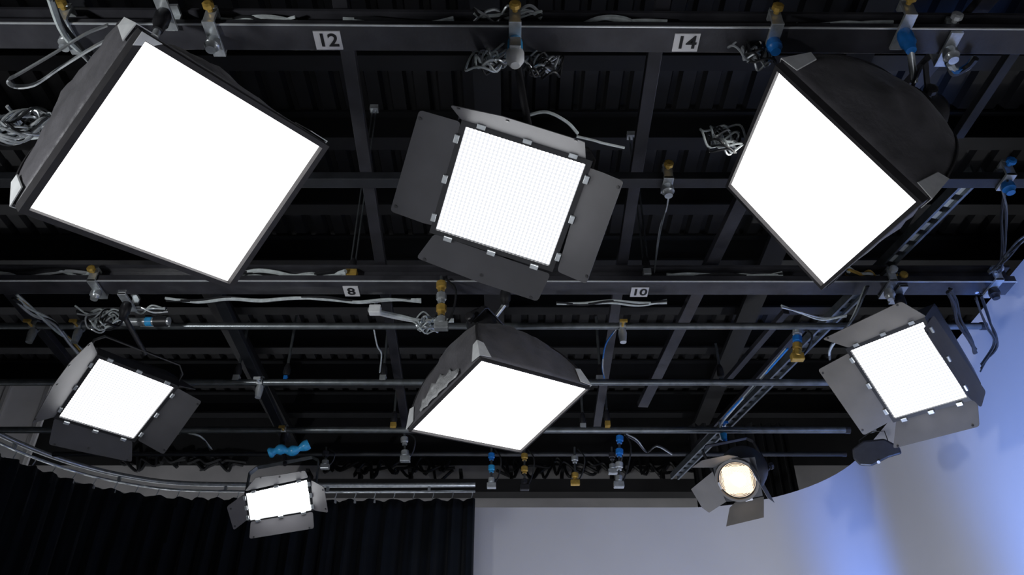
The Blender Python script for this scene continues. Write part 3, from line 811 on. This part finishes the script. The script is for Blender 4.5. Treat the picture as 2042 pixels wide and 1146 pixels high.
# ------------------------------------------------------------------ cables
def cable_run(pxs, h, r, cols, label, jit=.02, n=3):
    base = [at_h(x, y, h) for x, y in pxs]
    t = thing('cable_run', base[len(base) // 2], label, 'cable')
    for k in range(n):
        rs = random.Random(hash(label) % 997 if False else len(label) * 31 + k)
        pts = [p + V((0, rs.uniform(-jit, jit), rs.uniform(0, jit))) for p in base]
        MB().tube(smooth_path(pts, 6), r * rs.uniform(.8, 1.3), 6).build('cable', cols[k % len(cols)], t, True)
    return t
def line(x0, x1, y, step=50, w=2.0, seed=0):
    rs = random.Random(seed); n = max(2, int(abs(x1 - x0) / step))
    return [(x0 + (x1 - x0) * i / n, y + rs.uniform(-w, w)) for i in range(n + 1)]
cable_run(line(685, 905, 48, 40, 2, 1), GH + .06, .010, ['cable_grey', 'cable_black'], 'pale cables lying along the top rail right of plate 12')
cable_run(line(1105, 1330, 50, 40, 2, 2), GH + .06, .010, ['cable_grey', 'cable_grey', 'cable_black'], 'pale cables lying along the top rail left of plate 14')
cable_run(line(1590, 1780, 55, 40, 2, 3), GH + .06, .009, ['cable_grey', 'cable_black'], 'pale cables on the top rail above the right softbox')
cable_run(line(440, 590, 42, 40, 3, 4), GH + .06, .009, ['cable_grey', 'cable_black'], 'pale cables on the top rail left of plate 12')
cable_run(line(478, 690, 549, 35, 4, 5), GH + .06, .012, ['cable_grey', 'cable_grey', 'cable_black'], 'tangled pale cables on the middle rail left of plate 8', .03)
cable_run(line(-20, 190, 548, 35, 5, 6), GH + .06, .012, ['bright_steel', 'cable_grey', 'cable_black'], 'pale cables on the middle rail at far left', .03)
cable_run(line(1330, 1560, 553, 35, 3, 7), GH + .06, .010, ['cable_grey', 'cable_black', 'cable_grey'], 'thin cables on the middle rail right of plate 10', .02)
cable_run(line(330, 840, 600, 60, 3, 8), GH - .05, .010, ['cable_grey', 'cable_black'], 'long pale cable slung under the middle rail below plate 8', .015)
cable_run(line(1110, 1330, 606, 50, 3, 9), GH - .05, .010, ['cable_grey', 'cable_black'], 'pale cable slung under the middle rail below plate 10', .012)
cable_run([(735, 618), (760, 626), (800, 634), (840, 640), (905, 640)], GH - .02, .014, ['bright_steel', 'cable_grey'], 'bright cable sagging left of the lower softbox\'s mount', .012)
cable_run([(1730, 575), (1700, 640), (1660, 690), (1655, 720)], GH - .08, .008, ['cable_grey', 'pipe_steel', 'cable_black'], 'cable bundle dropping behind the right panel\'s top door', .03)
cable_run([(1440, 880), (1438, 850), (1462, 815), (1500, 780), (1570, 700)], GH + .0, .008, ['cable_grey', 'pipe_steel', 'blue'], 'blue and grey cables running up from the warm spotlight', .03)
cable_run([(30, 600), (60, 625), (110, 660), (150, 700), (190, 740)], GH - .05, .008, ['cable_grey', 'bright_steel', 'cable_black', 'brass', 'cable_grey'], 'messy bundle of pale cables left of the left panel', .05, 5)
cable_run([(1500, 862), (1560, 860), (1620, 858), (1690, 858)], GH + .04, .008, ['cable_grey', 'blue'], 'thin cable along the right end of the lowest pipe', .01, 2)
cable_run([(2005, 375), (2008, 430), (2003, 500), (1996, 545)], GH - .05, .006, ['cable_black', 'pipe_steel', 'cable_black'], 'cable bundle hanging at the right edge above the rail end', .04, 4)
cable_run([(90, -10), (130, 80), (190, 150), (180, 240), (60, 270), (15, 230)], GH - .25, .010, ['cable_grey', 'steel', 'cable_black'], 'thick pale cables looping behind the largest softbox at far left', .05, 4)
cable_run([(1893, 130), (1905, 148), (1930, 140), (1945, 120)], GH - .05, .012, ['cable_grey', 'blue', 'cable_black'], 'short cables with blue tape beside the right softbox\'s dome', .02)
cable_run([(1965, 590), (1975, 640), (1990, 690), (1962, 735)], GH - .2, .006, ['cable_black', 'cable_black'], 'thin black cables dangling at right in front of the backdrop', .05, 3)
def coil(px, h, rad_, label, cols, turns=4, flat=.5, axis=(0.2, -1, .2)):
    c = at_h(*px, h); t = thing('cable_coil', c, label, 'cable coil')
    ax = V(axis).normalized(); a = ax.orthogonal().normalized(); b = ax.cross(a)
    rs = random.Random(len(label))
    for k in range(turns * 2):
        rr = rad_ * rs.uniform(.55, 1.15); of = V((rs.uniform(-.04, .04), rs.uniform(-.03, .03), rs.uniform(-.035, .035))); ph = rs.uniform(0, 6)
        pts = [c + of + a * (rr * math.cos(q)) + b * (rr * flat * math.sin(q) * (1 + .2 * math.sin(2 * q + ph))) + ax * (.02 * math.sin(3 * q + ph)) for q in [R_(x) for x in range(0, 361, 12)]]
        MB().tube(pts, .0055, 6).build('loop', cols[k % len(cols)], t, True)
    return t
coil((985, 118), GH - .08, .10, 'coil of pale cable left of the central panel\'s mount', ['cable_grey', 'steel', 'cable_black'], 6)
coil((1082, 132), GH - .08, .09, 'coil of dark cable right of the central panel\'s mount', ['cable_black', 'steel', 'cable_black'], 5)
coil((1445, 280), GH - .25, .09, 'coil of cable left of the right softbox', ['steel', 'cable_black', 'cable_grey'], 5, .8)
coil((45, 250), GH - .3, .11, 'tangled coil beside the largest softbox at the left edge', ['steel', 'bright_steel', 'cable_black'], 7, .6)
coil((215, 640), GH - .08, .09, 'tangle of thin pale cables above the left panel', ['cable_grey', 'bright_steel', 'cable_black'], 6, .7)
coil((1500, 110), GH - .06, .07, 'dark coil left of the right softbox\'s top tip', ['cable_black', 'steel'], 4, .9)
coil((850, 648), GH - .05, .07, 'loops of thin cable left of the lower softbox\'s mount', ['steel', 'cable_grey'], 4, .8)

cable_run([(1893, 582), (1905, 610), (1915, 645), (1935, 680), (1948, 705)], 2.75, .009, ['cable_black'], 'thick black cables running down the right panel\'s back', .03, 5)
cable_run([(1945, 600), (1968, 650), (1984, 690), (1962, 728)], 2.75, .005, ['cable_black'], 'loop of thin black cable beside the right panel', .03, 3)
cable_run([(1985, 548), (2000, 530), (2020, 505), (2050, 482)], 2.9, .006, ['cable_black', 'pipe_steel', 'cable_black'], 'thin dark cables along the backdrop\'s top edge at right', .05, 6)
cable_run([(1150, 272), (1185, 280), (1200, 290), (1245, 300)], 2.75, .006, ['cable_grey'], 'thin pale cable trailing right from the central panel', .01, 1)
cable_run([(1050, 232), (1090, 228), (1130, 245), (1152, 268)], 2.72, .006, ['cable_grey'], 'thin pale cable arching behind the central panel\'s top door', .01, 1)
cable_run([(1335, 372), (1330, 420), (1315, 470), (1305, 548)], GH + .1, .006, ['pipe_steel', 'steel'], 'thin cables falling from the brass clamp to the rail', .03, 2)
cable_run([(1560, 612), (1600, 628), (1640, 640), (1690, 632)], GH - .03, .007, ['cable_grey', 'steel'], 'pale cable hanging under the rail left of the right panel', .02, 2)
cable_run([(745, 655), (752, 690), (760, 705), (757, 745)], GH - .02, .005, ['cable_grey', 'cable_black'], 'thin cable tail below plate 8', .02, 2)
cable_run([(1245, 865), (1270, 880), (1290, 905), (1310, 890), (1340, 905)], GH - .03, .006, ['steel', 'cable_black'], 'thin cable draped right of the blue and white drop', .02, 2)
cable_run([(330, 880), (360, 868), (400, 872), (420, 900)], GH - .02, .006, ['cable_grey', 'steel', 'cable_black'], 'small cable tangle right of the left panel\'s door', .03, 4)
cable_run([(1230, 655), (1208, 690), (1202, 730), (1205, 760)], GH + .02, .006, ['blue', 'steel'], 'thin cables right of the lower softbox', .02, 2)
cable_run(line(945, 1080, 38, 22, 5, 12), GH + .08, .007, ['cable_grey', 'steel', 'cable_black'], 'bunched cables over the rail at the central panel\'s clamp', .04, 5)
cable_run(line(150, 330, 627, 25, 6, 13), GH - .02, .006, ['cable_grey', 'bright_steel', 'cable_black'], 'frayed pale cables strung above the left panel', .04, 6)
cable_run(line(1690, 1790, 552, 20, 4, 14), GH + .05, .009, ['cable_grey', 'brass', 'cable_black'], 'crumpled pale cables at the foot of the perforated strut', .04, 5)
# short steel tube with blue band above the left panel
a, b = at_h(232, 642, GH - .06), at_h(338, 640, GH - .06)
tb = thing('mounting_tube', (a + b) / 2, 'short steel mounting tube with a blue band above the left panel', 'tube')
MB().tube([a, b], .028, 14).build('tube', 'steel', tb, True)
MB().tube([a.lerp(b, .56), a.lerp(b, .68)], .031, 14).build('band', 'cyan', tb, True)
MB().tube([a.lerp(b, .72), a.lerp(b, .96)], .036, 14).build('grip', 'black_metal', tb, True)
# small white junction box under the middle rail
q = at_h(748, 618, GH - .06)
jb = thing('junction_box', q, 'small white box under the middle rail below plate 8', 'junction box')
MB().abox(q, .075, .05, .06).build('box', 'tab_white', jb, bevel=.006)
MB().tube([q + Z * .03, q + Z * .075], .012, 8).build('stem', 'steel', jb, True)

# dark cable tray and looped cables on the back wall, above the curtain and the backdrop
a, b = at_y(560, 958, 11.2), at_y(1480, 958, 11.2); a2 = at_y(560, 984, 11.2)
ct = thing('cable_tray', (a + b) / 2, 'long black cable tray on the grey back wall above the backdrop', 'cable tray')
MB().box(V(((a.x + b.x) / 2, 11.25, (a.z + a2.z) / 2)), X * ((b.x - a.x) / 2), Y * .12, Z * ((a.z - a2.z) / 2)).build('tray', 'wall_black', ct)
for k in range(9):
    x = a.x + (b.x - a.x) * (k + .5) / 9
    MB().abox((x, 11.32, a.z + .15), .05, .30, .04).abox((x, 11.3, a.z + .06), .04, .04, .2).build('bracket', 'wall_black', ct)
for (x0, x1, yy, sd, lab) in ((225, 480, 925, 3, 'black cables looped along the wall above the curved track'), (640, 900, 938, 4, 'black cables looped along the wall right of the small panel'), (1000, 1390, 935, 5, 'black cables looped along the wall above the backdrop\'s flat part')):
    rs = random.Random(sd); pts = []
    n = int((x1 - x0) / 16)
    for i in range(n + 1):
        pts.append(at_y(x0 + (x1 - x0) * i / n, yy + (rs.uniform(2, 16) if i % 2 else rs.uniform(-14, 0)), 11.46))
    t = thing('looped_cable', pts[n // 2], lab, 'cable')
    for k in range(3):
        MB().tube(smooth_path([p + V((rs.uniform(-.1, .1), -.03 * k, rs.uniform(-.06, .12))) for p in pts], 5), .022, 6).build('cable', 'cable_black', t, True)
